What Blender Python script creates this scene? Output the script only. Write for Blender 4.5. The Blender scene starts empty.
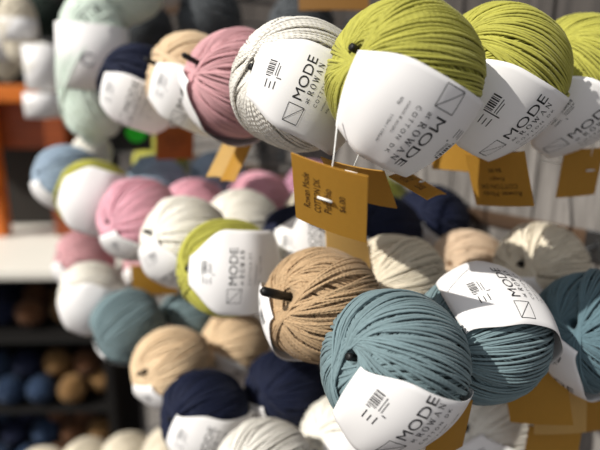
import bpy, bmesh, math, random
import numpy as np
from mathutils import Vector, Matrix

scn = bpy.context.scene
COL = scn.collection
rnd = random.Random(7)

# ------------------------------------------------------------------ helpers
def srgb(r, g, b):
    def c(v):
        v = v / 255.0
        return v / 12.92 if v <= 0.04045 else ((v + 0.055) / 1.055) ** 2.4
    return (c(r), c(g), c(b), 1.0)

def tag_props(o, label=None, cat=None, group=None, kind=None):
    if label: o['label'] = label
    if cat: o['category'] = cat
    if group: o['group'] = group
    if kind: o['kind'] = kind
    return o

def empty(name, loc=(0, 0, 0), mat=None):
    o = bpy.data.objects.new(name, None)
    COL.objects.link(o)
    o.empty_display_size = 0.02
    if mat is not None:
        o.matrix_world = mat
    else:
        o.location = loc
    return o

def link(name, me, m=None, parent=None):
    o = bpy.data.objects.new(name, me)
    COL.objects.link(o)
    if parent is not None:
        o.parent = parent
    if m is not None:
        if len(me.materials) == 0:
            me.materials.append(m)
        o.material_slots[0].link = 'OBJECT'
        o.material_slots[0].material = m
    return o

def mesh_np(name, verts, quads, smooth=True, uv=None, attr=None):
    me = bpy.data.meshes.new(name)
    verts = np.asarray(verts, np.float32); quads = np.asarray(quads, np.int32)
    me.vertices.add(len(verts)); me.vertices.foreach_set('co', verts.ravel())
    n = len(quads)
    me.loops.add(n * 4); me.loops.foreach_set('vertex_index', quads.ravel())
    me.polygons.add(n)
    me.polygons.foreach_set('loop_start', np.arange(0, n * 4, 4, dtype=np.int32))
    if smooth:
        me.polygons.foreach_set('use_smooth', np.ones(n, bool))
    if uv is not None:
        l = me.uv_layers.new(name='UVMap')
        l.data.foreach_set('uv', np.asarray(uv, np.float32)[quads.ravel()].ravel())
    if attr is not None:
        a = me.attributes.new('strand', 'FLOAT', 'POINT')
        a.data.foreach_set('value', np.asarray(attr, np.float32))
    me.update(calc_edges=True)
    me.validate()
    return me

def bm_mesh(name, bm, smooth=False):
    me = bpy.data.meshes.new(name)
    bm.normal_update()
    bm.to_mesh(me); bm.free()
    if smooth:
        for p in me.polygons: p.use_smooth = True
    return me

def add_box(bm, c, s, bev=0.0, rot=None):
    m = Matrix.Translation(Vector(c))
    if rot is not None: m = m @ rot
    m = m @ Matrix.Diagonal((s[0], s[1], s[2], 1))
    g = bmesh.ops.create_cube(bm, size=1.0, matrix=m)
    if bev > 0:
        es = list({e for v in g['verts'] for e in v.link_edges})
        bmesh.ops.bevel(bm, geom=es, offset=bev, segments=2, affect='EDGES', profile=0.6)

def tube_arrays(P, rad, sides, closed=False, up=None):
    """P (n,3) centre line -> verts, quads, (u along, v around)"""
    P = np.asarray(P, float); n = len(P)
    if closed:
        T = np.roll(P, -1, 0) - np.roll(P, 1, 0)
    else:
        T = np.gradient(P, axis=0)
    T /= np.linalg.norm(T, axis=1)[:, None] + 1e-12
    U = P / (np.linalg.norm(P, axis=1)[:, None] + 1e-9) if up is None else np.tile(np.asarray(up, float), (n, 1))
    N = U - (U * T).sum(1)[:, None] * T
    N /= np.linalg.norm(N, axis=1)[:, None] + 1e-12
    B = np.cross(T, N)
    a = np.arange(sides) * 2 * math.pi / sides
    r = np.broadcast_to(np.asarray(rad, float), (n,))
    V = P[:, None, :] + r[:, None, None] * (np.cos(a)[None, :, None] * N[:, None, :] + np.sin(a)[None, :, None] * B[:, None, :])
    i = np.arange(n if closed else n - 1)[:, None]; j = np.arange(sides)[None, :]
    i2 = (i + 1) % n; j2 = (j + 1) % sides
    Q = np.stack([i * sides + j, i * sides + j2, i2 * sides + j2, i2 * sides + j], -1).reshape(-1, 4)
    return V.reshape(-1, 3), Q

def tube_mesh(name, P, rad, sides=10, cap=True):
    P = [Vector(p) for p in P]
    bm = bmesh.new()
    rings = []
    prev = None
    rads = rad if hasattr(rad, '__len__') else [rad] * len(P)
    for i, p in enumerate(P):
        t = (P[min(i + 1, len(P) - 1)] - P[max(i - 1, 0)]).normalized()
        if prev is None:
            prev = t.orthogonal().normalized()
        nrm = (prev - prev.dot(t) * t).normalized(); prev = nrm
        b = t.cross(nrm)
        rings.append([bm.verts.new(p + rads[i] * (math.cos(2 * math.pi * k / sides) * nrm + math.sin(2 * math.pi * k / sides) * b)) for k in range(sides)])
    for a, b2 in zip(rings, rings[1:]):
        for k in range(sides):
            bm.faces.new((a[k], a[(k + 1) % sides], b2[(k + 1) % sides], b2[k]))
    if cap:
        bm.faces.new(rings[0][::-1]); bm.faces.new(rings[-1])
    return bm_mesh(name, bm, True)

# ------------------------------------------------------------------ materials
def new_mat(name):
    m = bpy.data.materials.new(name); m.use_nodes = True
    return m, m.node_tree, m.node_tree.nodes['Principled BSDF']

def plain(name, col, rough=0.6, metal=0.0, noise=0.0, scale=60.0, bump=0.0, spec=0.4):
    m, t, b = new_mat(name)
    b.inputs['Roughness'].default_value = rough
    b.inputs['Metallic'].default_value = metal
    b.inputs['Specular IOR Level'].default_value = spec
    b.inputs['Base Color'].default_value = col
    if noise > 0 or bump > 0:
        tc = t.nodes.new('ShaderNodeTexCoord')
        nz = t.nodes.new('ShaderNodeTexNoise'); nz.inputs['Scale'].default_value = scale; nz.inputs['Detail'].default_value = 5
        t.links.new(tc.outputs['Object'], nz.inputs['Vector'])
        if noise > 0:
            mr = t.nodes.new('ShaderNodeMapRange')
            mr.inputs['To Min'].default_value = 1 - noise; mr.inputs['To Max'].default_value = 1 + noise
            t.links.new(nz.outputs['Fac'], mr.inputs['Value'])
            mx = t.nodes.new('ShaderNodeMix'); mx.data_type = 'RGBA'; mx.blend_type = 'MULTIPLY'
            mx.inputs['Factor'].default_value = 1.0
            mx.inputs['A'].default_value = col
            t.links.new(mr.outputs['Result'], mx.inputs['B'])
            t.links.new(mx.outputs['Result'], b.inputs['Base Color'])
        if bump > 0:
            bp = t.nodes.new('ShaderNodeBump'); bp.inputs['Strength'].default_value = bump; bp.inputs['Distance'].default_value = 0.001
            t.links.new(nz.outputs['Fac'], bp.inputs['Height'])
            t.links.new(bp.outputs['Normal'], b.inputs['Normal'])
    return m

def yarn_mat(name, col, var=0.16, ply=0.14, sheen=0.12, rough=0.75):
    m, t, b = new_mat(name)
    b.inputs['Roughness'].default_value = rough
    b.inputs['Specular IOR Level'].default_value = 0.25
    b.inputs['Sheen Weight'].default_value = sheen
    b.inputs['Sheen Roughness'].default_value = 0.5
    at = t.nodes.new('ShaderNodeAttribute'); at.attribute_name = 'strand'
    tc = t.nodes.new('ShaderNodeTexCoord')
    nz = t.nodes.new('ShaderNodeTexNoise'); nz.inputs['Scale'].default_value = 350; nz.inputs['Detail'].default_value = 3
    t.links.new(tc.outputs['Object'], nz.inputs['Vector'])
    ad = t.nodes.new('ShaderNodeMath'); ad.operation = 'ADD'
    t.links.new(at.outputs['Fac'], ad.inputs[0]); t.links.new(nz.outputs['Fac'], ad.inputs[1])
    mr = t.nodes.new('ShaderNodeMapRange')
    mr.inputs['From Min'].default_value = 0.3; mr.inputs['From Max'].default_value = 1.5
    mr.inputs['To Min'].default_value = 1 - var; mr.inputs['To Max'].default_value = 1 + var
    t.links.new(ad.outputs[0], mr.inputs['Value'])
    mx = t.nodes.new('ShaderNodeMix'); mx.data_type = 'RGBA'; mx.blend_type = 'MULTIPLY'
    mx.inputs['Factor'].default_value = 1.0; mx.inputs['A'].default_value = col
    t.links.new(mr.outputs['Result'], mx.inputs['B'])
    t.links.new(mx.outputs['Result'], b.inputs['Base Color'])
    # twisted plies along the strand
    sx = t.nodes.new('ShaderNodeSeparateXYZ'); t.links.new(tc.outputs['UV'], sx.inputs[0])
    a2 = t.nodes.new('ShaderNodeMath'); a2.operation = 'ADD'
    t.links.new(sx.outputs['X'], a2.inputs[0]); t.links.new(sx.outputs['Y'], a2.inputs[1])
    mu = t.nodes.new('ShaderNodeMath'); mu.operation = 'MULTIPLY'; mu.inputs[1].default_value = 2 * math.pi
    t.links.new(a2.outputs[0], mu.inputs[0])
    si = t.nodes.new('ShaderNodeMath'); si.operation = 'SINE'; t.links.new(mu.outputs[0], si.inputs[0])
    bp = t.nodes.new('ShaderNodeBump'); bp.inputs['Strength'].default_value = ply; bp.inputs['Distance'].default_value = 0.0006
    t.links.new(si.outputs[0], bp.inputs['Height']); t.links.new(bp.outputs['Normal'], b.inputs['Normal'])
    return m

Y = dict(
    lime=yarn_mat('lime_cotton', srgb(170, 167, 74)),
    pale_grey=yarn_mat('pale_grey_cotton', srgb(234, 230, 222), var=0.1, ply=0.5),
    rose=yarn_mat('dusty_rose_cotton', srgb(200, 152, 157)),
    pink=yarn_mat('pink_cotton', srgb(220, 164, 178)),
    sand=yarn_mat('sand_cotton', srgb(214, 188, 154)),
    navy=yarn_mat('navy_cotton', srgb(14, 22, 48), sheen=0.04),
    teal=yarn_mat('dusty_teal_cotton', srgb(112, 132, 137)),
    deep_teal=yarn_mat('deep_teal_cotton', srgb(86, 110, 119)),
    camel=yarn_mat('camel_cotton', srgb(184, 155, 120), ply=0.4, var=0.2),
    cream=yarn_mat('cream_cotton', srgb(222, 212, 192), var=0.1),
    beige=yarn_mat('beige_cotton', srgb(204, 180, 154), var=0.1),
    white=yarn_mat('off_white_cotton', srgb(236, 232, 222), var=0.08),
    blue_grey=yarn_mat('blue_grey_cotton', srgb(150, 168, 186)),
    charcoal=yarn_mat('charcoal_cotton', srgb(70, 74, 78)),
    mint=yarn_mat('mint_cotton', srgb(214, 228, 216), var=0.1),
    olive=yarn_mat('shaded_lime_cotton', srgb(120, 120, 40)),  # lime yarn darkened in colour to stand for shadow
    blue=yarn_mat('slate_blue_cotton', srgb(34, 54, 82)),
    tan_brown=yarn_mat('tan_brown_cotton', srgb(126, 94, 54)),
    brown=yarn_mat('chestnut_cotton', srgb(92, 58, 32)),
    darkgreen=yarn_mat('dark_green_cotton', srgb(20, 36, 28)),
    mauve=yarn_mat('shaded_pink_cotton', srgb(176, 128, 150)),  # pink yarn with its shadow painted into the colour
)
PAPER = plain('white_label_paper', srgb(240, 238, 238), 0.62, noise=0.015, scale=120)
INK = plain('black_print', srgb(28, 28, 32), 0.7)
GREYINK = plain('grey_print', srgb(120, 120, 124), 0.7)
CARD = plain('mustard_tag_card', srgb(200, 152, 60), 0.6, noise=0.05, scale=260, bump=0.1)
CARD_PALE = plain('pale_mustard_tag_card', srgb(214, 178, 108), 0.6, noise=0.05, scale=260, bump=0.1)
CARD_ORANGE = plain('orange_brown_tag_card', srgb(170, 100, 42), 0.6, noise=0.05, scale=200)
def let_through(m, amount):
    t = m.node_tree; b = t.nodes['Principled BSDF']; o = t.nodes['Material Output']
    tr = t.nodes.new('ShaderNodeBsdfTranslucent'); mx = t.nodes.new('ShaderNodeMixShader'); mx.inputs[0].default_value = amount
    if b.inputs['Base Color'].is_linked: t.links.new(b.inputs['Base Color'].links[0].from_socket, tr.inputs['Color'])
    t.links.new(b.outputs[0], mx.inputs[1]); t.links.new(tr.outputs[0], mx.inputs[2]); t.links.new(mx.outputs[0], o.inputs['Surface'])
for _m in (CARD, CARD_PALE, CARD_ORANGE): let_through(_m, 0.4)
CARD_SHADED = plain('shaded_tag_card', srgb(112, 76, 22), 0.6, noise=0.05, scale=260)  # tag card with the shade at the top edge put into its colour
TAGINK = plain('dark_brown_print', srgb(66, 44, 16), 0.7)
STEEL = plain('hook_steel', srgb(120, 122, 125), 0.35, metal=1.0)
RUBBER = plain('black_rubber', srgb(14, 14, 15), 0.5)
NYLON = plain('white_nylon', srgb(235, 235, 232), 0.4)
BLACKCARD = plain('black_card', srgb(12, 14, 12), 0.6)
GREEN = plain('bright_green_print', srgb(30, 205, 30), 0.5)

def weathered():
    m, t, b = new_mat('weathered_grey_boards')
    tc = t.nodes.new('ShaderNodeTexCoord')
    mp = t.nodes.new('ShaderNodeMapping'); mp.inputs['Scale'].default_value = (40, 40, 3.0)
    t.links.new(tc.outputs['Object'], mp.inputs['Vector'])
    nz = t.nodes.new('ShaderNodeTexNoise'); nz.inputs['Scale'].default_value = 2.2; nz.inputs['Detail'].default_value = 8; nz.inputs['Roughness'].default_value = 0.65
    t.links.new(mp.outputs['Vector'], nz.inputs['Vector'])
    cr = t.nodes.new('ShaderNodeValToRGB')
    cr.color_ramp.elements[0].position = 0.28; cr.color_ramp.elements[0].color = srgb(62, 57, 53)
    cr.color_ramp.elements[1].position = 0.72; cr.color_ramp.elements[1].color = srgb(150, 145, 141)
    t.links.new(nz.outputs['Fac'], cr.inputs['Fac'])
    t.links.new(cr.outputs['Color'], b.inputs['Base Color'])
    b.inputs['Roughness'].default_value = 0.8
    bp = t.nodes.new('ShaderNodeBump'); bp.inputs['Strength'].default_value = 0.4; bp.inputs['Distance'].default_value = 0.002
    t.links.new(nz.outputs['Fac'], bp.inputs['Height']); t.links.new(bp.outputs['Normal'], b.inputs['Normal'])
    return m

def wood(name, dark, light, sc=(3, 3, 30)):
    m, t, b = new_mat(name)
    tc = t.nodes.new('ShaderNodeTexCoord')
    mp = t.nodes.new('ShaderNodeMapping'); mp.inputs['Scale'].default_value = sc
    t.links.new(tc.outputs['Object'], mp.inputs['Vector'])
    nz = t.nodes.new('ShaderNodeTexNoise'); nz.inputs['Scale'].default_value = 2.0; nz.inputs['Detail'].default_value = 6
    t.links.new(mp.outputs['Vector'], nz.inputs['Vector'])
    cr = t.nodes.new('ShaderNodeValToRGB')
    cr.color_ramp.elements[0].position = 0.3; cr.color_ramp.elements[0].color = dark
    cr.color_ramp.elements[1].position = 0.7; cr.color_ramp.elements[1].color = light
    t.links.new(nz.outputs['Fac'], cr.inputs['Fac']); t.links.new(cr.outputs['Color'], b.inputs['Base Color'])
    b.inputs['Roughness'].default_value = 0.45
    return m

BOARDS = weathered()
SHADEBOARDS = wood('shaded_weathered_boards', srgb(44, 40, 38), srgb(84, 78, 74), (40, 40, 3))  # grey boards again, the shade on the upper wall put into their colour
BATTEN = wood('dark_batten_wood', srgb(48, 36, 28), srgb(86, 66, 50), (30, 3, 30))
ORANGEWOOD = wood('orange_wood', srgb(176, 84, 14), srgb(226, 124, 30))
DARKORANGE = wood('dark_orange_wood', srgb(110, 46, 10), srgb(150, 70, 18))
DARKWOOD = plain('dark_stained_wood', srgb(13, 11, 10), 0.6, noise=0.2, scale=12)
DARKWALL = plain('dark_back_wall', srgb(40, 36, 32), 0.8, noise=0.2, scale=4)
COUNTER = plain('pale_counter_top', srgb(228, 224, 214), 0.5, noise=0.04, scale=10)
FLOORM = plain('brown_floor', srgb(70, 56, 44), 0.6, noise=0.2, scale=6)

# ------------------------------------------------------------------ yarn balls
STRAND = 0.00235
def wound_mesh(name, seed, N=112, seg=46, sides=6, R=0.045, H=0.044, alpha=12.0, rad=0.00105, loose=1.0, hole=0.0042):
    """A wound ball: tilted loops that precess about the axis, laid one over the other, round a hollow core."""
    g = np.random.default_rng(seed)
    V, Q, UV, AT = [], [], [], []
    off = 0
    t = np.arange(seg) * 2 * math.pi / seg
    ph0 = g.uniform(0, 2 * math.pi)
    d0 = 0
    for i in range(N):
        f = i / N
        if i % 5 == 0:
            d0 = g.normal() * 2.2 * loose
        a = math.radians(alpha + 2.5 * math.sin(3 * 2 * math.pi * f + ph0) + d0 + g.normal() * 1.2 * loose)
        a = max(math.radians(7.5), a)
        phi = 2 * math.pi * f + ph0 + g.normal() * 0.018 * loose
        n = np.array([math.cos(a) * math.cos(phi), math.cos(a) * math.sin(phi), math.sin(a)])
        e1 = np.array([-math.sin(phi), math.cos(phi), 0.0])
        e2 = np.cross(n, e1)
        d = np.cos(t)[:, None] * e1 + np.sin(t)[:, None] * e2
        # slight waviness sideways
        w = 0.010 * loose * np.sin(t * 2 + g.uniform(0, 6.28)) + 0.006 * np.sin(t * 5 + g.uniform(0, 6.28))
        d = d + w[:, None] * n
        d /= np.linalg.norm(d, axis=1)[:, None]
        s = np.sqrt(np.maximum(1e-9, d[:, 0] ** 2 + d[:, 1] ** 2)); c = np.abs(d[:, 2])
        p = 2.25
        rr = 1.0 / ((s / R) ** p + (c / H) ** p) ** (1 / p)
        h = -0.0036 + 0.0052 * f + g.normal() * 0.00025
        rr = rr + h
        # the mouth of the hole dips inwards
        mouth = np.clip((c - 0.86) / 0.14, 0, 1)
        rr = rr * (1 - 0.10 * mouth ** 2)
        P = d * rr[:, None]
        v, q = tube_arrays(P, rad * g.uniform(0.92, 1.08), sides, closed=True)
        L = np.linalg.norm(np.roll(P, -1, 0) - P, axis=1); u = np.concatenate([[0], np.cumsum(L)[:-1]]) / 0.0034
        uv = np.stack([np.repeat(u, sides), np.tile(np.arange(sides) / sides, seg)], 1)
        V.append(v); Q.append(q + off); UV.append(uv); AT.append(np.full(len(v), g.uniform(0, 1)))
        off += len(v)
    # hollow core under the strands
    nu, nv = 40, 28
    ring = []
    prof = []
    for k in range(nv // 2 + 1):
        a = math.radians(6) + (math.pi - 2 * math.radians(6)) * k / (nv // 2)
        prof.append(((R - 0.0058) * math.sin(a), (H - 0.0058) * math.cos(a)))
    zt = prof[0][1]
    for k in range(1, nv // 2):
        z = -zt * 0.93 + 2 * zt * 0.93 * k / (nv // 2)
        prof.append((hole, z))
    prof = np.array(prof); m = len(prof)
    ang = np.arange(nu) * 2 * math.pi / nu
    cv = np.stack([prof[:, 0][:, None] * np.cos(ang), prof[:, 0][:, None] * np.sin(ang), np.repeat(prof[:, 1][:, None], nu, 1)], -1).reshape(-1, 3)
    i = np.arange(m)[:, None]; j = np.arange(nu)[None, :]
    i2 = (i + 1) % m; j2 = (j + 1) % nu
    cq = np.stack([i * nu + j, i2 * nu + j, i2 * nu + j2, i * nu + j2], -1).reshape(-1, 4)
    V.append(cv); Q.append(cq + off); UV.append(np.zeros((len(cv), 2))); AT.append(np.full(len(cv), 0.1))
    return mesh_np(name, np.concatenate(V), np.concatenate(Q), True, np.concatenate(UV), np.concatenate(AT))

# --- label geometry: a paper band from the front hole, over the ball, to the back hole
class Band:
    def __init__(self, R=0.045, wn=0.017, w0=0.036, k=0.55, lift=0.0042, a0=74, a1=72, seed=0, flare=0.0, tc=0.0):
        self.tc = tc
        self.R = R; self.Rl = R + lift; self.wn = wn; self.w0 = w0; self.k = k; self.a0 = a0; self.a1 = a1; self.flare = flare
        g = random.Random(seed); self.p = g.uniform(0, 6.28)
    def hw(self, psi):                       # psi: + towards the front hole (radians)
        c = math.cos(psi); x = min(1, max(0, (c - 0.25) / 0.6)); x = x * x * (3 - 2 * x)
        return self.wn + (self.w0 - self.wn) * x
    def pos(self, s, t, off=0.0):
        psi = -s / self.Rl
        e = abs(math.degrees(psi))
        r = self.Rl + off
        if e > 66: r -= 0.004 * min(1, (e - 66) / 12) ** 2
        t = t + self.tc
        drop = (0.62 * self.k - self.flare * max(0.0, -psi)) * t * t / self.Rl
        r = r - drop + 0.0004 * math.sin(9 * psi + self.p) * (abs(t) / 0.03)
        return (r * math.cos(psi), t, r * math.sin(psi))
    def mesh(self, name, nu=40, nv=18):
        s0 = -math.radians(self.a0) * self.Rl; s1 = math.radians(self.a1) * self.Rl
        TH = 0.00035
        V = []
        for lay in (0.0, TH):
            for i in range(nu + 1):
                s = s0 + (s1 - s0) * i / nu
                h = self.hw(-s / self.Rl)
                for j in range(nv + 1):
                    V.append(self.pos(s, -h + 2 * h * j / nv, lay))
        W = nv + 1; K = (nu + 1) * W
        Q = []
        for i in range(nu):
            for j in range(nv):
                a = i * W + j
                Q.append((a, a + 1, a + W + 1, a + W)); Q.append((K + a, K + a + W, K + a + W + 1, K + a + 1))
        for i in range(nu):
            a = i * W; Q.append((a, a + W, K + a + W, K + a)); a += nv; Q.append((a, K + a, K + a + W, a + W))
        for j in range(nv):
            a = j; Q.append((a, K + a, K + a + 1, a + 1)); a = nu * W + j; Q.append((a, a + 1, K + a + 1, K + a))
        me = mesh_np(name, V, Q, True)
        for p in me.polygons:
            pass
        return me

# --- lettering
_txt = {}
def text_shape(s):
    if s not in _txt:
        cu = bpy.data.curves.new('t', 'FONT'); cu.body = s; cu.size = 1.0; cu.resolution_u = 3; cu.fill_mode = 'FRONT'
        o = bpy.data.objects.new('t', cu); COL.objects.link(o)
        dg = bpy.context.evaluated_depsgraph_get(); dg.update()
        me = bpy.data.meshes.new_from_object(o.evaluated_get(dg))
        v = [(p.co.x, p.co.y) for p in me.vertices]; f = [tuple(p.vertices) for p in me.polygons]
        bpy.data.objects.remove(o); bpy.data.curves.remove(cu); bpy.data.meshes.remove(me)
        x0 = min(a[0] for a in v); x1 = max(a[0] for a in v); y0 = min(a[1] for a in v); y1 = max(a[1] for a in v)
        _txt[s] = ([((a[0] - x0) / (x1 - x0), (a[1] - y0) / (y1 - y0)) for a in v], f)
    return _txt[s]

class Print:
    """Collects 2-D lettering (x right, y up, metres) and bends it on to a surface."""
    def __init__(self): self.v = []; self.f = []
    def text(self, s, x, y, w, h):
        v, f = text_shape(s); o = len(self.v)
        self.v += [(x + a * w, y + b * h) for a, b in v]; self.f += [tuple(i + o for i in q) for q in f]
    def rect(self, x, y, w, h, n=1):
        for k in range(n):
            o = len(self.v); xa = x + w * k / n; xb = x + w * (k + 1) / n
            self.v += [(xa, y), (xb, y), (xb, y + h), (xa, y + h)]; self.f.append((o, o + 1, o + 2, o + 3))
    def line(self, a, b, w):
        dx, dy = b[0] - a[0], b[1] - a[1]; L = math.hypot(dx, dy); nx, ny = -dy / L * w / 2, dx / L * w / 2
        n = max(1, int(L / 0.004))
        for k in range(n):
            o = len(self.v)
            p = (a[0] + dx * k / n, a[1] + dy * k / n); q = (a[0] + dx * (k + 1) / n, a[1] + dy * (k + 1) / n)
            self.v += [(p[0] + nx, p[1] + ny), (p[0] - nx, p[1] - ny), (q[0] - nx, q[1] - ny), (q[0] + nx, q[1] + ny)]
            self.f.append((o, o + 1, o + 2, o + 3))
    def serif_word(self, word, x, y, h, adv, pitch):
        K, T = 0.15 * h, 0.075 * h
        W = dict(R=0.72, O=0.8, W=1.05, A=0.8, N=0.8)
        for ch in word:
            w = W[ch] * h * adv
            P = lambda a, b: (x + a * w, y + b * h)
            sf = lambda a, b: self.line(P(a - 0.14, b), P(a + 0.14, b), T * 0.8)
            if ch == 'R':
                self.line(P(0.15, 0), P(0.15, 1), K); sf(0.15, 0.02); sf(0.1, 0.98)
                pts = [(0.15, 0.97), (0.6, 0.95), (0.78, 0.75), (0.6, 0.53), (0.15, 0.5)]
                for i, (p, q) in enumerate(zip(pts, pts[1:])): self.line(P(*p), P(*q), K if i in (1, 2) else T)
                self.line(P(0.45, 0.5), P(0.88, 0.0), K); sf(0.9, 0.02)
            elif ch == 'O':
                n = 14
                for i in range(n):
                    a, b = 2 * math.pi * i / n, 2 * math.pi * (i + 1) / n
                    self.line(P(0.5 + 0.43 * math.cos(a), 0.5 + 0.5 * math.sin(a)), P(0.5 + 0.43 * math.cos(b), 0.5 + 0.5 * math.sin(b)), T + (K - T) * abs(math.cos((a + b) / 2)))
            elif ch == 'W':
                self.line(P(0.08, 1), P(0.3, 0), K); self.line(P(0.3, 0), P(0.5, 0.95), T); self.line(P(0.5, 0.95), P(0.72, 0), K); self.line(P(0.72, 0), P(0.92, 1), T); sf(0.08, 0.98); sf(0.92, 0.98)
            elif ch == 'A':
                self.line(P(0.12, 0), P(0.5, 1), T); self.line(P(0.5, 1), P(0.88, 0), K); self.line(P(0.25, 0.35), P(0.75, 0.35), T); sf(0.12, 0.02); sf(0.88, 0.02)
            elif ch == 'N':
                self.line(P(0.15, 0), P(0.15, 1), T); self.line(P(0.15, 1), P(0.85, 0), K); self.line(P(0.85, 0), P(0.85, 1), T); sf(0.15, 0.02); sf(0.12, 0.98); sf(0.85, 0.98)
            x += w + pitch
    def bent(self, name, fn):
        bm = bmesh.new()
        vs = [bm.verts.new(fn(a, b)) for a, b in self.v]
        for q in self.f:
            try: bm.faces.new([vs[i] for i in q])
            except ValueError: pass
        return bm_mesh(name, bm)

def label_print(small=True):
    """Layout of the label: x runs across the band, y towards the front hole (0 at the equator)."""
    p = Print()
    x0 = -0.010
    p.text('MODE', x0, 0.0185, 0.034, 0.0078)
    # box with a diagonal
    bx, by, b = -0.0275, 0.0135, 0.0135
    lw = 0.0005
    for a, c in (((0, 0), (1, 0)), ((1, 0), (1, 1)), ((1, 1), (0, 1)), ((0, 1), (0, 0)), ((0, 1), (1, 0))):
        p.line((bx + a[0] * b, by + a[1] * b), (bx + c[0] * b, by + c[1] * b), lw)
    p.text('at', x0 + 0.0002, 0.0124, 0.0036, 0.0030)
    p.serif_word('ROWAN', x0 + 0.0066, 0.0120, 0.0046, 0.95, 0.0018)
    p.text('C O T T O N   D K', x0, 0.0050, 0.0300, 0.0030)
    q = Print()
    q.text('cotton & acrylic', x0, -0.0008, 0.0190, 0.0020)
    q.text('50g', x0, -0.0058, 0.0042, 0.0022); q.text('115m / 126yds', x0 + 0.0105, -0.0058, 0.0165, 0.0022)
    g = random.Random(3); z = Print()
    # barcode and the small print beside the front hole
    x = 0.000
    while x < 0.0105:
        w = g.choice((0.0004, 0.0007, 0.001)); z.rect(x, 0.0465, w, 0.0058); x += w + g.choice((0.0005, 0.0008))
    for r, L in enumerate((0.0100, 0.0080)):
        z.rect(0.0, 0.0442 - r * 0.0018, L, 0.0006)
    z.rect(-0.0016, 0.0390, 0.0008, 0.0130)
    for r, L in enumerate((0.0062, 0.0050, 0.0060)):
        z.rect(-0.0100, 0.0495 - r * 0.0036, L, 0.0008)
    return p, q, z
LP, LQ, LZ = label_print()

def frame(c, a, l):
    """object matrix: z to the front hole, x to the middle of the label"""
    z = Vector(a).normalized(); x = Vector(l); x = (x - x.dot(z) * z).normalized(); y = z.cross(x)
    m = Matrix.Identity(4)
    for i in range(3):
        m[i][0], m[i][1], m[i][2], m[i][3] = x[i], y[i], z[i], c[i]
    return m

CR = Vector((0.777, -0.629, 0.0)); CU = Vector((0.155, 0.192, 0.969)); CB = Vector((-0.610, -0.753, 0.247))
def dirn(r, u, b):          # aisle-facing directions: right along the shelf, up, out towards the aisle
    return CR * r + CU * u + CB * b

_soft = [wound_mesh('soft_ball_%d' % k, 50 + k, N=84, seg=34, sides=5, rad=0.0015) for k in range(3)]
_cnt = [0]
BALLS = {}
def yarn_ball(label, colour, c, R=0.045, a=(-0.72, 0.2, 0.66), l=(0.1, -0.75, 0.6), hero=None, flip=False, band=True, printing=True,
              group=None, shift=0.0, alpha=12, wn=0.017, w0=0.031, k=0.55, loose=1.0, dy=0.0, dx=0.0, flare=0.0, tc=0.0, ts=1.0, Hf=1.0, rad=0.00086, N=160, la=None, name='yarn_ball'):
    m = frame(c, dirn(*a), dirn(*l))
    root = empty(name, mat=m)
    tag_props(root, label, 'yarn', group)
    BALLS[label] = (Vector(c), dirn(*a).normalized(), R)
    s = R / 0.045
    if hero is not None:
        me = wound_mesh('wound_ball', hero, alpha=alpha, loose=loose, H=0.044 * Hf, rad=rad, N=N)
    else:
        me = _soft[_cnt[0] % 3]; _cnt[0] += 1
    y = link('yarn', me, Y[colour], root); y.scale = (s, s, s)
    if band:
        B = Band(seed=hero or _cnt[0], wn=wn, w0=w0, k=k, flare=flare, tc=tc)
        b = link('label', B.mesh('label'), PAPER, root)
        b.matrix_basis = m.inverted() @ frame(c, dirn(*(la or a)), dirn(*l)) @ Matrix.Diagonal((s, s, s, 1))
        b['label'] = 'white paper label band'
        if printing:
            sg = -1 if flip else 1
            fn = lambda x, yy: B.pos(sg * (-(ts * yy + dy)) + shift, sg * (ts * x + dx), 0.00055)
            pr = link('lettering', LP.bent('lettering', fn), INK, b)
            link('small_print', LQ.bent('small_print', fn), GREYINK if hero is None else INK, b)
            link('barcode', LZ.bent('barcode', fn), GREYINK if hero is None else INK, b)
    return root

# ------------------------------------------------------------------ THE BALLS
# front column of the top row
yarn_ball('nearest lime green yarn ball at the front of its hook, label hanging below', 'lime', (0.259, 0.223, 0.004), a=(-0.79, 0.26, 0.56), l=(0.405, -0.45, 0.79), hero=1, flip=True, wn=0.021, alpha=12, shift=-0.023, tc=-0.0215, w0=0.0295, R=0.0438)
yarn_ball('second lime green ball, its label pointing down to the right below the yarn', 'lime', (0.361, 0.223, 0.008), a=(-0.80, 0.22, 0.56), l=(0.37, -0.54, 0.75), hero=2, wn=0.022, R=0.0448, shift=0.017, tc=-0.024)
yarn_ball('third lime green ball cut by the right edge of the picture', 'lime', (0.460, 0.214, 0.006), a=(-0.76, 0.28, 0.58), l=(0.37, -0.54, 0.75), hero=3, shift=0.010, tc=-0.033)
yarn_ball('pale grey yarn ball left of the lime ones, label facing out', 'pale_grey', (0.2445, 0.304, -0.001), a=(-0.76, 0.16, 0.62), l=(0.55, -0.25, 0.80), hero=4, alpha=12, wn=0.017, loose=1.2, R=0.0440, la=(-0.72, 0.28, 0.62), ts=0.82, tc=-0.009, w0=0.0285, shift=-0.008)
yarn_ball('dusty rose yarn ball in the top row behind the pale grey one', 'rose', (0.266, 0.414, 0.000), a=(-0.72, 0.28, 0.62), l=(-0.45, -0.75, -0.45), alpha=12, hero=5, N=140, wn=0.013)
yarn_ball('sand coloured yarn ball in the top row beside the dusty rose one', 'sand', (0.276, 0.510, 0.003), a=(-0.74, 0.24, 0.62), l=(0.42, -0.42, 0.80), R=0.0455, tc=-0.014, w0=0.027)
yarn_ball('navy yarn ball at the far left of the top row, white label below', 'navy', (0.264, 0.612, -0.002), a=(-0.75, 0.2, 0.62), l=(0.42, -0.42, 0.80), tc=-0.014, w0=0.027)
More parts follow.
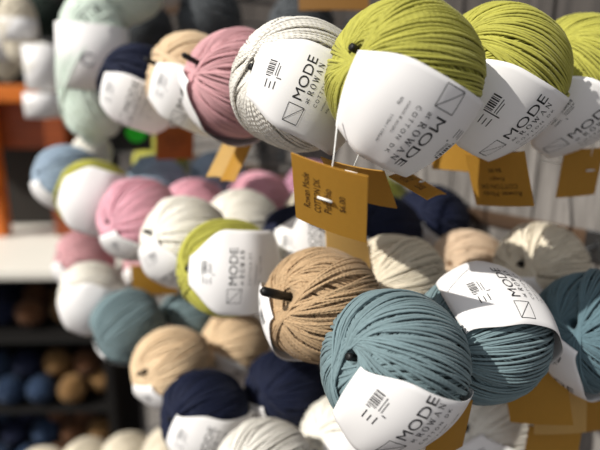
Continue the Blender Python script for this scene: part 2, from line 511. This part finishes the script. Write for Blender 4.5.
# second row
yarn_ball('front dusty teal yarn ball, bottom centre, its printed label wrapped round the underside', 'teal', (0.2365, 0.2005, -0.165), a=(-0.74, 0.25, 0.62), l=(0.43, -0.52, 0.73), hero=11, alpha=12, wn=0.019, R=0.0430, shift=0.004, tc=-0.0145, dx=0.006)
yarn_ball('dusty teal ball with its white label turned to the top', 'teal', (0.324, 0.198, -0.173), a=(-0.82, 0.10, 0.56), l=(0.10, 0.80, 0.55), hero=12, alpha=12, wn=0.024, la=(-0.80, 0.36, 0.46), k=0.5, R=0.0452, ts=0.88, dx=-0.003)
yarn_ball('deep teal ball cut by the right edge below the lime ones', 'deep_teal', (0.430, 0.164, -0.187), a=(-0.72, 0.25, 0.62), l=(-0.1, -0.85, -0.55), hero=13, R=0.046)
yarn_ball('golden camel yarn ball with a long black hook end sticking out', 'camel', (0.2600, 0.2945, -0.163), a=(-0.67, 0.25, 0.70), l=(-0.62, -0.40, -0.45), hero=14, alpha=15, loose=1.3, R=0.0435, wn=0.012)
yarn_ball('cream yarn ball right behind the golden camel one', 'cream', (0.360, 0.309, -0.174), l=(-0.1, -0.9, 0.1), a=(-0.75, 0.15, 0.63), hero=15, R=0.0445)
yarn_ball('beige yarn ball between the two cream ones', 'beige', (0.502, 0.328, -0.194), l=(-0.1, -0.9, 0.1), a=(-0.75, 0.15, 0.63), hero=16, R=0.0415)
yarn_ball('cream yarn ball at the back against the grey boards', 'cream', (0.500, 0.247, -0.172), l=(-0.1, -0.9, 0.1), a=(-0.75, 0.15, 0.63), hero=17, R=0.0425)
yarn_ball('lime green ball in the second row, label turned to the aisle', 'lime', (0.253, 0.419, -0.164), a=(-0.80, 0.02, 0.60), l=(0.60, -0.06, 0.78), hero=18, wn=0.012, w0=0.037, N=140, ts=0.92)
yarn_ball('navy yarn ball half hidden behind the golden camel one', 'navy', (0.352, 0.432, -0.168), a=(-0.78, 0.05, 0.62), l=(0.55, 0.1, 0.8))
yarn_ball('navy yarn ball in the dark gap above the front cream ball', 'navy', (0.457, 0.415, -0.168), l=(0, -0.9, 0.2))
yarn_ball('navy yarn ball deepest in the dark gap, above the beige ball', 'navy', (0.555, 0.420, -0.168), l=(0, -0.9, 0.2))
yarn_ball('olive-shaded lime yarn ball in the dark below the yellow tags', 'olive', (0.545, 0.506, -0.165), l=(0, -0.9, 0.2))
yarn_ball('white yarn ball with a dark hole left of the second-row lime one', 'white', (0.258, 0.511, -0.160), a=(-0.70, 0.22, 0.66), l=(0.08, -0.9, 0.35))
yarn_ball('white yarn ball just above the second-row lime ball', 'white', (0.352, 0.545, -0.168), l=(0.1, -0.9, 0.3))
yarn_ball('pale yarn ball half covered by the hanging pistachio tag', 'cream', (0.452, 0.520, -0.170), l=(0.1, -0.9, 0.3))
yarn_ball('pink yarn ball with its pale label underneath, front of its hook', 'pink', (0.245, 0.598, -0.150), a=(-0.62, -0.1, 0.75), l=(-0.15, -0.85, 0.45))
yarn_ball('pink yarn ball second on its hook, behind the front pink one', 'pink', (0.340, 0.640, -0.166), l=(0.1, -0.9, 0.2))
yarn_ball('shaded pink yarn ball third on its hook, under the pair of rose tags', 'pink', (0.445, 0.645, -0.166), l=(0.1, -0.9, 0.2))
yarn_ball('mauve yarn ball deepest on the pink hook, left of the pistachio tag', 'mauve', (0.545, 0.640, -0.160), l=(0.1, -0.9, 0.2))
yarn_ball('lime ball almost covered by a big white label, far left of its row', 'lime', (0.230, 0.698, -0.138), a=(-0.75, 0.2, 0.6), l=(0.3, -0.2, 0.85), printing=False, w0=0.04, R=0.046)
yarn_ball('blue-grey yarn ball at the far left edge of the display wall', 'blue_grey', (0.232, 0.815, -0.128), a=(-0.7, 0.1, 0.66), l=(-0.5, -0.6, 0.5), printing=False)
yarn_ball('blue-grey yarn ball below the small orange tag', 'blue_grey', (0.350, 0.780, -0.150), l=(0.1, -0.9, 0.2))
yarn_ball('blue-grey yarn ball left of the pair of rose tags', 'blue_grey', (0.452, 0.770, -0.150), l=(0.1, -0.9, 0.2))
yarn_ball('small white yarn ball in the gap below the top-row navy ball', 'white', (0.290, 0.880, -0.105), R=0.030, band=False)
yarn_ball('lime yarn ball peeping out under the small orange tag', 'lime', (0.405, 0.880, -0.130), l=(0.1, -0.9, 0.2))
# third row
yarn_ball('light grey yarn ball at the bottom edge of the picture', 'pale_grey', (0.242, 0.350, -0.338), l=(0.2, -0.9, 0.2), hero=21, N=140)
yarn_ball('white yarn ball left of the front teal ball at the bottom', 'white', (0.345, 0.352, -0.352), l=(0.65, -0.2, 0.7), printing=False)
yarn_ball('white yarn ball with printed label below the top-labelled teal ball', 'white', (0.455, 0.262, -0.338), a=(-0.72, 0.25, 0.62), l=(0.25, -0.75, 0.6))
yarn_ball('navy yarn ball in the third row with a big white label', 'navy', (0.243, 0.458, -0.335), a=(-0.74, 0.12, 0.62), l=(0.45, -0.42, 0.75))
yarn_ball('navy yarn ball in deep shade beside the labelled navy one', 'navy', (0.335, 0.440, -0.334), l=(0.1, -0.95, -0.1))
yarn_ball('sand yarn ball in the third row, front of its hook', 'sand', (0.252, 0.548, -0.320), a=(-0.62, 0.02, 0.78), l=(-0.2, -0.85, 0.45))
yarn_ball('sand yarn ball second on its hook in the third row', 'sand', (0.345, 0.560, -0.330), l=(0.2, -0.8, 0.5))
yarn_ball('dusty teal yarn ball in the third row with a round white label end', 'teal', (0.242, 0.650, -0.302), a=(-0.80, -0.32, 0.50), l=(-0.15, -0.85, -0.3), wn=0.02, w0=0.02, printing=False)
yarn_ball('dusty teal yarn ball second on its third-row hook', 'teal', (0.335, 0.660, -0.325), l=(0.2, -0.8, 0.3))
yarn_ball('white labelled ball far down the third row', 'white', (0.228, 0.742, -0.285), a=(-0.7, 0.2, 0.6), l=(0.2, -0.4, 0.85), printing=False, w0=0.04)
yarn_ball('rose yarn ball at the far end of the third row', 'rose', (0.256, 0.850, -0.266), a=(-0.7, 0.2, 0.6), l=(-0.3, -0.75, 0.5), printing=False)
yarn_ball('rose yarn ball in shade below the front pink ball', 'rose', (0.335, 0.770, -0.270), l=(0.2, -0.8, 0.3))

# ------------------------------------------------------------------ HOOKS
HUNG = set()
def hook(label, balls, cap=0.006, straight=None, fat=1.0):
    """steel rod from the wall through the middle of the balls (deepest first), its end turned a little up into the mouth of the front ball"""
    x1 = 0.617
    if straight:
        f = Vector(straight); d = Vector((-1, 0, 0.1)).normalized(); mids = []; tip = f
    else:
        HUNG.update(balls)
        cs = [BALLS[b] for b in balls]
        f = cs[-1][0]; d = cs[-1][1]; tip = f + d * (0.0395 * cs[-1][2] / 0.045)
        mids = [c[0] for c in cs[:-1]] + [f + Vector((0.02, 0, 0))]
    y, z = (mids[0].y, mids[0].z) if mids else (f.y, f.z)
    root = empty('display_hook', (x1, y, z)); o = Vector((x1, y, z))
    tag_props(root, label, 'hook', 'steel hooks of the display wall')
    pts = [o] + mids + [f, tip] if not straight else [o, tip + Vector((0.03, 0, 0)), tip]
    pts = [p - o for p in pts]
    fine = []
    for p, q in zip(pts, pts[1:]): fine += [p.lerp(q, k / 6) for k in range(6)]
    fine.append(pts[-1])
    link('rod', tube_mesh('rod', fine, 0.0018, 10), STEEL, root)
    e = pts[-1]
    side = Vector((0, 0, 0))
    cpts = [e - d * 0.006, e + d * cap * 0.5, e + d * cap * 0.92, e + d * cap]
    c = link('end_cap', tube_mesh('end_cap', cpts, [r * fat for r in (0.0020, 0.0023, 0.0022, 0.0012)], 12), RUBBER, root)
    c['label'] = 'black rubber end cap'
    bm = bmesh.new(); add_box(bm, (0.001, 0, 0), (0.004, 0.022, 0.034), 0.001)
    link('wall_plate', bm_mesh('wall_plate', bm), STEEL, root)
def find(t): return [k for k in BALLS if k.startswith(t)][0]
HK = [('hook end showing in the nearest lime ball', ['third lime', 'second lime', 'nearest lime'], 0.004),
      ('hook behind the pale grey ball', ['pale grey yarn ball left'], 0.002),
      ('hook end poking out of the dusty rose ball', ['dusty rose yarn ball in the top'], 0.016),
      ('hook end poking out of the sand ball of the top row', ['sand coloured'], 0.014),
      ('hook carrying the navy ball of the top row', ['navy yarn ball at the far'], 0.003),
      ('hook end showing in the front teal ball', ['deep teal', 'dusty teal ball with', 'front dusty'], 0.004),
      ('hook with the long black cap in the golden camel ball', ['beige', 'cream yarn ball right', 'golden camel'], 0.026),
      ('hook carrying the lime ball of the second row', ['navy yarn ball deepest', 'navy yarn ball in the dark', 'navy yarn ball half', 'lime green ball in'], 0.003),
      ('hook end showing in the white ball of the second row', ['pale yarn', 'white yarn ball just', 'white yarn ball with a dark'], 0.010),
      ('hook carrying the front pink ball', ['mauve', 'shaded pink', 'pink yarn ball second', 'pink yarn ball with'], 0.003),
      ('hook carrying the lime ball with the big label', ['lime ball almost'], 0.003),
      ('hook carrying the light grey ball at the bottom edge', ['white yarn ball left of', 'light grey'], 0.003),
      ('hook carrying the labelled navy ball of the third row', ['navy yarn ball in deep', 'navy yarn ball in the third'], 0.003),
      ('hook end showing in the sand ball of the third row', ['sand yarn ball second', 'sand yarn ball in'], 0.010),
      ('hook carrying the teal ball of the third row', ['dusty teal yarn ball second', 'dusty teal yarn ball in'], 0.003)]
for lb, bs, cp in HK: hook(lb, [find(b) for b in bs], cp, fat=1.5 if cp > 0.02 else 1.0)
for lb, p in (('hook carrying the tall mint skein', (0.262, 0.783, 0.128)), ('hook carrying the cream skein in the corner', (0.305, 1.377, 0.205)), ('hook carrying the ivory skein', (0.328, 1.265, 0.092)),
              ('hook carrying the small pale grey skein', (0.315, 1.251, -0.008)), ('hook carrying the cream skein at the left edge', (0.325, 1.620, 0.20)), ('hook holding the shaded brown tag at the top edge', (0.452, 0.504, 0.126))):
    hook(lb, [], 0.004, p)

# ------------------------------------------------------------------ PRICE TAGS
def price_tag(label, W, H, c, ex, ey, mat=None, lines=(), rot=0, size=1.0, cord=None, pin=None, both=False, cut=0.0):
    c = Vector(c); x = Vector(ex).normalized(); y = Vector(ey); y = (y - y.dot(x) * x).normalized(); z = x.cross(y)
    m = Matrix.Identity(4)
    for i in range(3): m[i][0], m[i][1], m[i][2], m[i][3] = x[i], y[i], z[i], c[i]
    root = empty('price_tag', mat=m); tag_props(root, label, 'price tag', 'mustard price tags hanging among the yarn')
    bm = bmesh.new()
    n = 8; T = 0.0004
    bow = lambda a: 0.0016 * (1 - (2 * a) ** 2) * size
    grid = []
    for lay in (-T, T):
        grid.append([[bm.verts.new((W * (i / n - 0.5), H * (j - 0.5) if not (cut and i == n and j == 1) else H * 0.5 - cut, bow(i / n - 0.5) + lay)) for j in (0, 1)] for i in range(n + 1)])
    for i in range(n):
        a, b = grid
        bm.faces.new((a[i][0], a[i][1], a[i + 1][1], a[i + 1][0])); bm.faces.new((b[i][0], b[i + 1][0], b[i + 1][1], b[i][1]))
        for j in (0, 1): bm.faces.new((a[i][j], b[i][j], b[i + 1][j], a[i + 1][j]) if j else (a[i][j], a[i + 1][j], b[i + 1][j], b[i][j]))
    for i in (0, n): bm.faces.new((grid[0][i][0], grid[0][i][1], grid[1][i][1], grid[1][i][0]))
    bmesh.ops.recalc_face_normals(bm, faces=bm.faces)
    card = link('card', bm_mesh('card', bm), mat or CARD, root)
    if lines:
        p = Print()
        for (s, px, py, w, h) in lines: p.text(s, px, py, w, h)
        ca, sa = math.cos(math.radians(rot)), math.sin(math.radians(rot))
        def fn(a, b):
            xx, yy = a * ca - b * sa, a * sa + b * ca
            return (xx, yy, bow(xx / W) + T + 0.00025)
        link('lettering', p.bent('lettering', fn), TAGINK, card)
    inv = m.inverted()
    if cord:
        for q in cord:
            a = inv @ Vector(q)
            link('nylon_tie', tube_mesh('nylon_tie', [Vector(pin or (0, H * 0.45, 0)) + Vector((0, 0, 0.0004)), (Vector(pin or (0, H * 0.45, 0)) + a) / 2 + Vector((0.0006, 0, 0)), a], 0.00042, 6), NYLON, root)
    if pin:
        link('tie_bar', tube_mesh('tie_bar', [Vector(pin) + Vector((-0.0045, 0, 0.0016 + bow(pin[0] / W))), Vector(pin) + Vector((0.0045, 0, 0.0016 + bow(pin[0] / W)))], 0.0008, 8), NYLON, root)
    return root

W46 = 0.046
PISTACHIO = [('Rowan Mode', -0.010, 0.0115, 0.024, 0.0046), ('COTTON DK', -0.011, 0.0045, 0.0235, 0.0042), ('Pistachio', -0.009, -0.0025, 0.017, 0.0048), ('$6.00', -0.005, -0.0115, 0.0105, 0.0042)]
price_tag('mustard tag reading Pistachio, hanging below the nearest lime ball', W46, W46, (0.1987, 0.2198, -0.0603), (0.352, -0.915, -0.199), (-0.332, -0.321, 0.887), CARD,
          PISTACHIO, 90, cord=[(0.2085, 0.2247, -0.018)], pin=(-0.001, 0.001, 0))
price_tag('bright yellow sunlit tag just behind the pistachio tag', W46, W46, (0.2634, 0.261, -0.0646), (0.327, -0.937, -0.125), (-0.674, -0.323, 0.664), CARD, cord=[(0.262, 0.255, -0.030)], pin=(0, 0.018, 0))
price_tag('narrow tag seen edge-on below the label of the nearest lime ball', 0.047, 0.030, (0.2986, 0.239, -0.0673), (0.923, 0.372, -0.096), (-0.299, 0.853, 0.427), CARD,
          [('COTTON DK', -0.018, 0.004, 0.026, 0.006), ('$6.00', -0.016, -0.007, 0.014, 0.006)], 0, pin=(0.002, 0, 0))
price_tag('upside-down printed tag below the second lime ball', W46, W46, (0.383, 0.2293, -0.0707), (0.156, -0.98, 0.123), (-0.378, 0.056, 0.924), CARD,
          [('Rowan Mode', -0.016, 0.0095, 0.030, 0.0042), ('COTTON DK', -0.014, 0.0030, 0.029, 0.0040), ('Fuego', -0.005, -0.0040, 0.011, 0.0042), ('$6.00', -0.004, -0.0110, 0.010, 0.0038)], 180)
price_tag('blank tag hanging from a nylon tie under the third lime ball', W46, 0.042, (0.486, 0.2148, -0.0735), (0.96, -0.279, -0.008), (-0.014, -0.077, 0.997), CARD, cord=[(0.488, 0.206, -0.030), (0.452, 0.232, -0.062)], pin=(0.008, 0.002, 0))
price_tag('left tag of the pair under the dusty rose ball', 0.024, 0.047, (0.2756, 0.453, -0.0675), (0.336, -0.941, 0.031), (0.639, 0.252, 0.726), CARD_PALE)
price_tag('right tag of the pair under the dusty rose ball', 0.022, 0.047, (0.2749, 0.4309, -0.0667), (0.076, -0.993, 0.092), (0.579, 0.119, 0.806), CARD)
price_tag('tag standing behind the golden camel ball', W46, W46, (0.3038, 0.3113, -0.1369), (0.88, -0.217, -0.422), (0.464, 0.584, 0.666), CARD_PALE)
price_tag('tall mustard tag between the top-labelled teal ball and the deep teal ball', W46, 0.075, (0.3865, 0.186, -0.222), (0.02, -0.045, 0.012), (0.05, 0.10, 1.0), CARD)
price_tag('pale tag showing below the deep teal ball', W46, W46, (0.4219, 0.1784, -0.2572), (0.843, -0.537, -0.034), (0.151, 0.174, 0.973), CARD_PALE)
price_tag('tag at the bottom right corner, lowest of the teal tags', W46, W46, (0.4640, 0.1640, -0.2760), (0.83, -0.55, 0.05), (-0.25, -0.32, 0.91), CARD)
price_tag('dark mustard tag at the bottom edge under the pale tag', W46, W46, (0.4290, 0.1840, -0.3110), (0.75, -0.64, -0.14), (0.2, 0.1, 0.97), CARD)
price_tag('tag edge peeping out from behind the front teal label', 0.030, 0.047, (0.2790, 0.1880, -0.2230), (0.926, -0.363, 0.108), (-0.201, -0.229, 0.952), CARD)
price_tag('small orange tag below the sand ball of the top row', 0.050, 0.045, (0.3329, 0.6744, -0.0744), (0.975, -0.219, -0.021), (-0.025, -0.202, 0.979), CARD_ORANGE,
          [('Rowan Mode', -0.013, 0.006, 0.026, 0.004), ('COTTON DK', -0.013, -0.001, 0.026, 0.004), ('$6.00', -0.006, -0.008, 0.012, 0.004)], 0)
price_tag('tag glimpsed between the labels of the first two lime balls', W46, W46, (0.4100, 0.287, -0.0520), (0.80, -0.59, -0.1), (0.126, 0.441, 0.857), CARD)
price_tag('golden tag above the teal balls of the third row', 0.060, 0.045, (0.2850, 0.6600, -0.2520), (0.798, -0.601, -0.044), (-0.115, -0.223, 0.968), CARD)
price_tag('shaded brown tag at the top edge above the pale grey ball', 0.080, 0.050, (0.455, 0.5011, 0.1010), (0.801, -0.599, 0.004), (0.351, 0.475, 0.807), CARD_SHADED)
# black card with a green dot
root = empty('sign_card', (0.318, 0.775, -0.072)); root.rotation_euler = (0, 0, math.radians(-35))
tag_props(root, 'small black card with a bright green dot under the navy ball', 'sign')
bm = bmesh.new(); add_box(bm, (0, 0, 0), (0.050, 0.001, 0.040)); cardo = link('card', bm_mesh('card', bm), BLACKCARD, root)
bm = bmesh.new(); bmesh.ops.create_cone(bm, cap_ends=True, segments=32, radius1=0.015, radius2=0.015, depth=0.0006, matrix=Matrix.Translation((0.004, -0.0009, 0.006)) @ Matrix.Rotation(math.pi / 2, 4, 'X'))
link('green_dot', bm_mesh('green_dot', bm), GREEN, cardo)

# ------------------------------------------------------------------ TALL SKEINS on the far hooks
_skein = wound_mesh('skein', 90, N=80, seg=40, sides=5, R=0.045, H=0.105, rad=0.0026, alpha=24, loose=2.0)
def skein(label, colour, c, s, ly, lh, letter=None, tilt=(0, 0), rz=0, sz=1.0):
    root = empty('yarn_skein', c); root.rotation_euler = (tilt[0], tilt[1], rz); tag_props(root, label, 'yarn')
    y = link('yarn', _skein, Y[colour], root); y.scale = (s, s, s * sz)
    bm = bmesh.new(); n = 40; R = 0.0475 * s
    prof = [(R, -lh / 2), (R * 1.01, 0), (R, lh / 2), (R - 0.0005, lh / 2), (R * 1.01 - 0.0005, 0), (R - 0.0005, -lh / 2)]
    rings = [[bm.verts.new((r * math.cos(2 * math.pi * k / n), r * math.sin(2 * math.pi * k / n), z + ly)) for k in range(n)] for r, z in prof]
    for i in range(6):
        a, b = rings[i], rings[(i + 1) % 6]
        for k in range(n): bm.faces.new((a[k], a[(k + 1) % n], b[(k + 1) % n], b[k]))
    b = link('label', bm_mesh('label', bm, True), PAPER, root); b['label'] = 'white paper label band'
    if letter:
        p = Print(); p.text(letter, -0.008, -0.012 + ly, 0.016, 0.017)
        th0 = math.radians(-118) - rz
        link('lettering', p.bent('lettering', lambda a, q: ((R + 0.0012) * math.cos(th0 + a / R), (R + 0.0012) * math.sin(th0 + a / R), q)), GREYINK, b)
    return root
skein('tall mint skein with a broad white label, left of the navy ball', 'mint', (0.271, 0.783, 0.020), 0.98, 0.016, 0.082, 'C', tilt=(0.05, 0.06), sz=1.08)
skein('cream skein hanging at the top left corner', 'cream', (0.322, 1.372, 0.116), 0.82, 0.0, 0.045, sz=0.95)
skein('ivory skein with a pale label in front of the orange cabinet', 'white', (0.338, 1.265, 0.034), 0.84, 0.0, 0.09, sz=0.62)
skein('small pale grey skein hanging below the ivory one', 'pale_grey', (0.324, 1.251, -0.041), 0.80, 0.0, 0.05, sz=0.36)
skein('cream skein at the left edge behind the corner one', 'cream', (0.335, 1.620, 0.098), 0.9, 0.0, 0.08, sz=1.0)
yarn_ball('mint yarn ball leaning out above the broad white skein label', 'mint', (0.322, 0.776, 0.130), a=(-0.3, 0.6, 0.6), l=(0, -0.9, -0.2), band=False, R=0.05)
# charcoal balls on the top hooks
for k, (x, y, z, nm) in enumerate([(0.432, 0.742, 0.092, 'charcoal yarn ball blurred above the dusty rose ball'),
                                   (0.400, 0.900, 0.085, 'charcoal yarn ball blurred above the navy ball'),
                                   (0.520, 0.640, 0.080, 'charcoal yarn ball in shade above the pale grey ball'),
                                   (0.500, 0.840, 0.080, 'charcoal yarn ball deep in shade above the sand ball')]):
    yarn_ball(nm, 'charcoal', (x, y, z), l=(0.1, -0.9, 0.1), printing=False, band=False)

# ------------------------------------------------------------------ SETTING
def struct(name, bm, m):
    o = link(name, bm_mesh(name, bm), m); o['kind'] = 'structure'; return o
for nm, z0, z1, mm in (('wall_right', -1.3, 0.010, BOARDS), ('wall_right_upper', 0.010, 1.6, SHADEBOARDS)):
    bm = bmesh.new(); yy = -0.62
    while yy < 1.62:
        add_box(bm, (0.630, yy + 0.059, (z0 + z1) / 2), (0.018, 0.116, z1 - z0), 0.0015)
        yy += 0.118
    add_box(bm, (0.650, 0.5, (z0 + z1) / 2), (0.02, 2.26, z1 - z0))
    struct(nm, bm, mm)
for k, z in enumerate((0.168, 0.003, -0.165, -0.335, -0.5)):
    bm = bmesh.new(); add_box(bm, (0.6205, 0.5, z), (0.007, 2.2, 0.018), 0.001)
    struct('trim_%d' % (k + 1), bm, BATTEN)
bm = bmesh.new(); add_box(bm, (0.5, 2.0, -1.325), (7, 7, 0.05)); struct('floor', bm, FLOORM)
bm = bmesh.new(); add_box(bm, (0.5, 4.6, 0.1), (7, 0.05, 2.8)); struct('wall_back', bm, DARKWALL)

# ------------------------------------------------------------------ COUNTER, CABINET, SHELF YARN beyond the wall
CO = Vector((0.275, 1.726, 0)); CX = Vector((0.797, -0.604, 0)); CYY = Vector((0.604, 0.797, 0))
CM = Matrix(((CX.x, CYY.x, 0, CO.x), (CX.y, CYY.y, 0, CO.y), (0, 0, 1, 0), (0, 0, 0, 1)))
def cpt(x, y, z): return CM @ Vector((x, y, z))
root = empty('shop_counter', mat=CM @ Matrix.Translation((0, 0, -1.3))); tag_props(root, 'shop counter with a pale top and dark open shelves, far left', 'counter')
def part(name, boxes, m, par, bev=0.003, z0=1.3):
    bm = bmesh.new()
    for c, q in boxes: add_box(bm, (c[0], c[1], c[2] + z0), q, bev)
    return link(name, bm_mesh(name, bm), m, par)
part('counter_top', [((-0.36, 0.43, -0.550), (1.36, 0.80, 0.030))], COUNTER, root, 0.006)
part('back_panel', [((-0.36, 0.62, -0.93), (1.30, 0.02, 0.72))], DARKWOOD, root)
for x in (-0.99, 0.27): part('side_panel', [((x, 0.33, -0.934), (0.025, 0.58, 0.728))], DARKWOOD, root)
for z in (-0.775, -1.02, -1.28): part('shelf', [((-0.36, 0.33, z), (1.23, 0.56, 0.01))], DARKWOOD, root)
cab = empty('wooden_cabinet', mat=CM @ Matrix.Translation((0, 0, -0.535))); tag_props(cab, 'orange wooden cabinet with a dark opening, standing on the counter', 'cabinet')
Z = 0.535
part('top_rail', [((-0.26, 0.50, -0.028), (0.56, 0.20, 0.056))], ORANGEWOOD, cab, 0.004, Z)
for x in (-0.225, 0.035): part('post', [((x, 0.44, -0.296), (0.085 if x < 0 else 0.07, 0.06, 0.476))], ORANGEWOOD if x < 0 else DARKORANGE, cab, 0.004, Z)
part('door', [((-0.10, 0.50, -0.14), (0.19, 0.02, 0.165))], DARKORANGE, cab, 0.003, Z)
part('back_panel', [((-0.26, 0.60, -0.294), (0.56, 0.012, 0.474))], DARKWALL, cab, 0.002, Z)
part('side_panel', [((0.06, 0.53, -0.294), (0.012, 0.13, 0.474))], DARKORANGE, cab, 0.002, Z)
part('ledge', [((-0.22, 0.39, -0.355), (0.07, 0.06, 0.06))], ORANGEWOOD, cab, 0.008, Z)
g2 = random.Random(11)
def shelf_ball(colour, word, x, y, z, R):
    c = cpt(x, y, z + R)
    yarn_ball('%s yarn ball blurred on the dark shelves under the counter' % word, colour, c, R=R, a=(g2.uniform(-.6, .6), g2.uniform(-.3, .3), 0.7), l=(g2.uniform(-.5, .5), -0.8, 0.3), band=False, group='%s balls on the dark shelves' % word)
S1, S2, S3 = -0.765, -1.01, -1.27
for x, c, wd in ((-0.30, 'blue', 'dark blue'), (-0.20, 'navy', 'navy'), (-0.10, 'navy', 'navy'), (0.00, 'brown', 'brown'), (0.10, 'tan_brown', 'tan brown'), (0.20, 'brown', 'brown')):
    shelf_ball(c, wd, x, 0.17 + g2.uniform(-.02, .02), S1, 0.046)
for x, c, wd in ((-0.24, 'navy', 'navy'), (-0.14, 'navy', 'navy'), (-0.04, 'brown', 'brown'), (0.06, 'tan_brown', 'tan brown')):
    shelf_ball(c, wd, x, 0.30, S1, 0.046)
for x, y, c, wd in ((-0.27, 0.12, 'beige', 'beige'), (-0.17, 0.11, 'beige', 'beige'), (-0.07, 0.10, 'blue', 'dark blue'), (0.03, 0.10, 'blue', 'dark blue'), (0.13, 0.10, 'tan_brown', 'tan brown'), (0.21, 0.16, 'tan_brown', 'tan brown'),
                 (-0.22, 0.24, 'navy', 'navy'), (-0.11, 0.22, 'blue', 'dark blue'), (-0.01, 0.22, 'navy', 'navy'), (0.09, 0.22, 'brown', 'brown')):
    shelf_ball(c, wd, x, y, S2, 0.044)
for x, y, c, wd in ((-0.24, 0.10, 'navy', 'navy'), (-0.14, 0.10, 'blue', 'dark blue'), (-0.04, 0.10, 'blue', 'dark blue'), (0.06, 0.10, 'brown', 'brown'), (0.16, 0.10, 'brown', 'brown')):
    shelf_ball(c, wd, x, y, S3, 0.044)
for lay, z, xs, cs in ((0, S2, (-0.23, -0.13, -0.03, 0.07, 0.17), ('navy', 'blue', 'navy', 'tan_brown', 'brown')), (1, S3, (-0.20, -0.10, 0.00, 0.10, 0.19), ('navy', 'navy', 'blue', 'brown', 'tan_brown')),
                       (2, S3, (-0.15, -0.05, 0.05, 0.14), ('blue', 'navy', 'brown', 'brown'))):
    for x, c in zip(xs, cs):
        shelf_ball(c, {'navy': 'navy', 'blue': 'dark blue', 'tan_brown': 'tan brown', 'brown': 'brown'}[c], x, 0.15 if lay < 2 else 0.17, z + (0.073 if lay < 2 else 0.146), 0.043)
for k, c in enumerate([(0.202, 1.113, -0.792), (0.270, 1.029, -0.755), (0.327, 0.940, -0.718), (0.374, 0.839, -0.668)]):
    yarn_ball(['leftmost off-white ball of the bottom row, blurred at the lower left', 'off-white ball second from the left along the bottom edge', 'off-white ball third from the left along the bottom edge', 'off-white ball beside the labelled navy one at the bottom edge'][k],
              'cream', c, R=0.052, l=(0.1, -0.9, 0.1), band=False)
yarn_ball('dark green ball between the cream skein and the mint ball, top left', 'darkgreen', (0.431, 1.564, 0.165), R=0.05, band=False)

# a hook for every ball that still lacks one
for lb in list(BALLS):
    if lb not in HUNG and 'shelves under the counter' not in lb:
        hook('hook carrying the ' + lb.split(', ')[0], [lb], 0.003)

# ------------------------------------------------------------------ CAMERA, LIGHT
cam = bpy.data.cameras.new('camera'); co = bpy.data.objects.new('camera', cam); COL.objects.link(co)
co.location = (0, 0, 0); co.rotation_euler = (math.radians(90 - 14.3), 0, math.radians(-39))
cam.lens = 33; cam.sensor_width = 36; cam.clip_start = 0.01
cam.dof.use_dof = True; cam.dof.focus_distance = 0.338; cam.dof.aperture_fstop = 3.9
scn.camera = co

w = bpy.data.worlds.new('daylight'); scn.world = w; w.use_nodes = True
nt = w.node_tree; bg = nt.nodes['Background']; bg.inputs[0].default_value = (0.95, 0.96, 1.0, 1)
# daylight comes in from the open aisle side; the wall side and the ground are darker
tcw = nt.nodes.new('ShaderNodeTexCoord'); vd = nt.nodes.new('ShaderNodeVectorMath'); vd.operation = 'DOT_PRODUCT'
vd.inputs[1].default_value = Vector((-0.50, -0.40, 0.77)).normalized()
nt.links.new(tcw.outputs['Generated'], vd.inputs[0])
mrw = nt.nodes.new('ShaderNodeMapRange'); mrw.interpolation_type = 'SMOOTHSTEP'
mrw.inputs['From Min'].default_value = -0.35; mrw.inputs['From Max'].default_value = 1.0
mrw.inputs['To Min'].default_value = 0.015; mrw.inputs['To Max'].default_value = 0.53
nt.links.new(vd.outputs['Value'], mrw.inputs['Value']); nt.links.new(mrw.outputs['Result'], bg.inputs[1])
sun = bpy.data.lights.new('sun', 'SUN'); so = bpy.data.objects.new('sun', sun); COL.objects.link(so)
SD = Vector((-0.74, 0.12, 0.66)).normalized()
so.rotation_euler = SD.to_track_quat('Z', 'Y').to_euler(); so.location = (-2, -1, 3)
sun.energy = 4.4; sun.angle = math.radians(0.6); sun.color = (1.0, 0.96, 0.88)
scn.cycles.use_denoising = True
scn.view_settings.view_transform = 'Standard'; scn.view_settings.look = 'None'; scn.view_settings.gamma = 1.0
scn.view_settings.exposure = 0.12
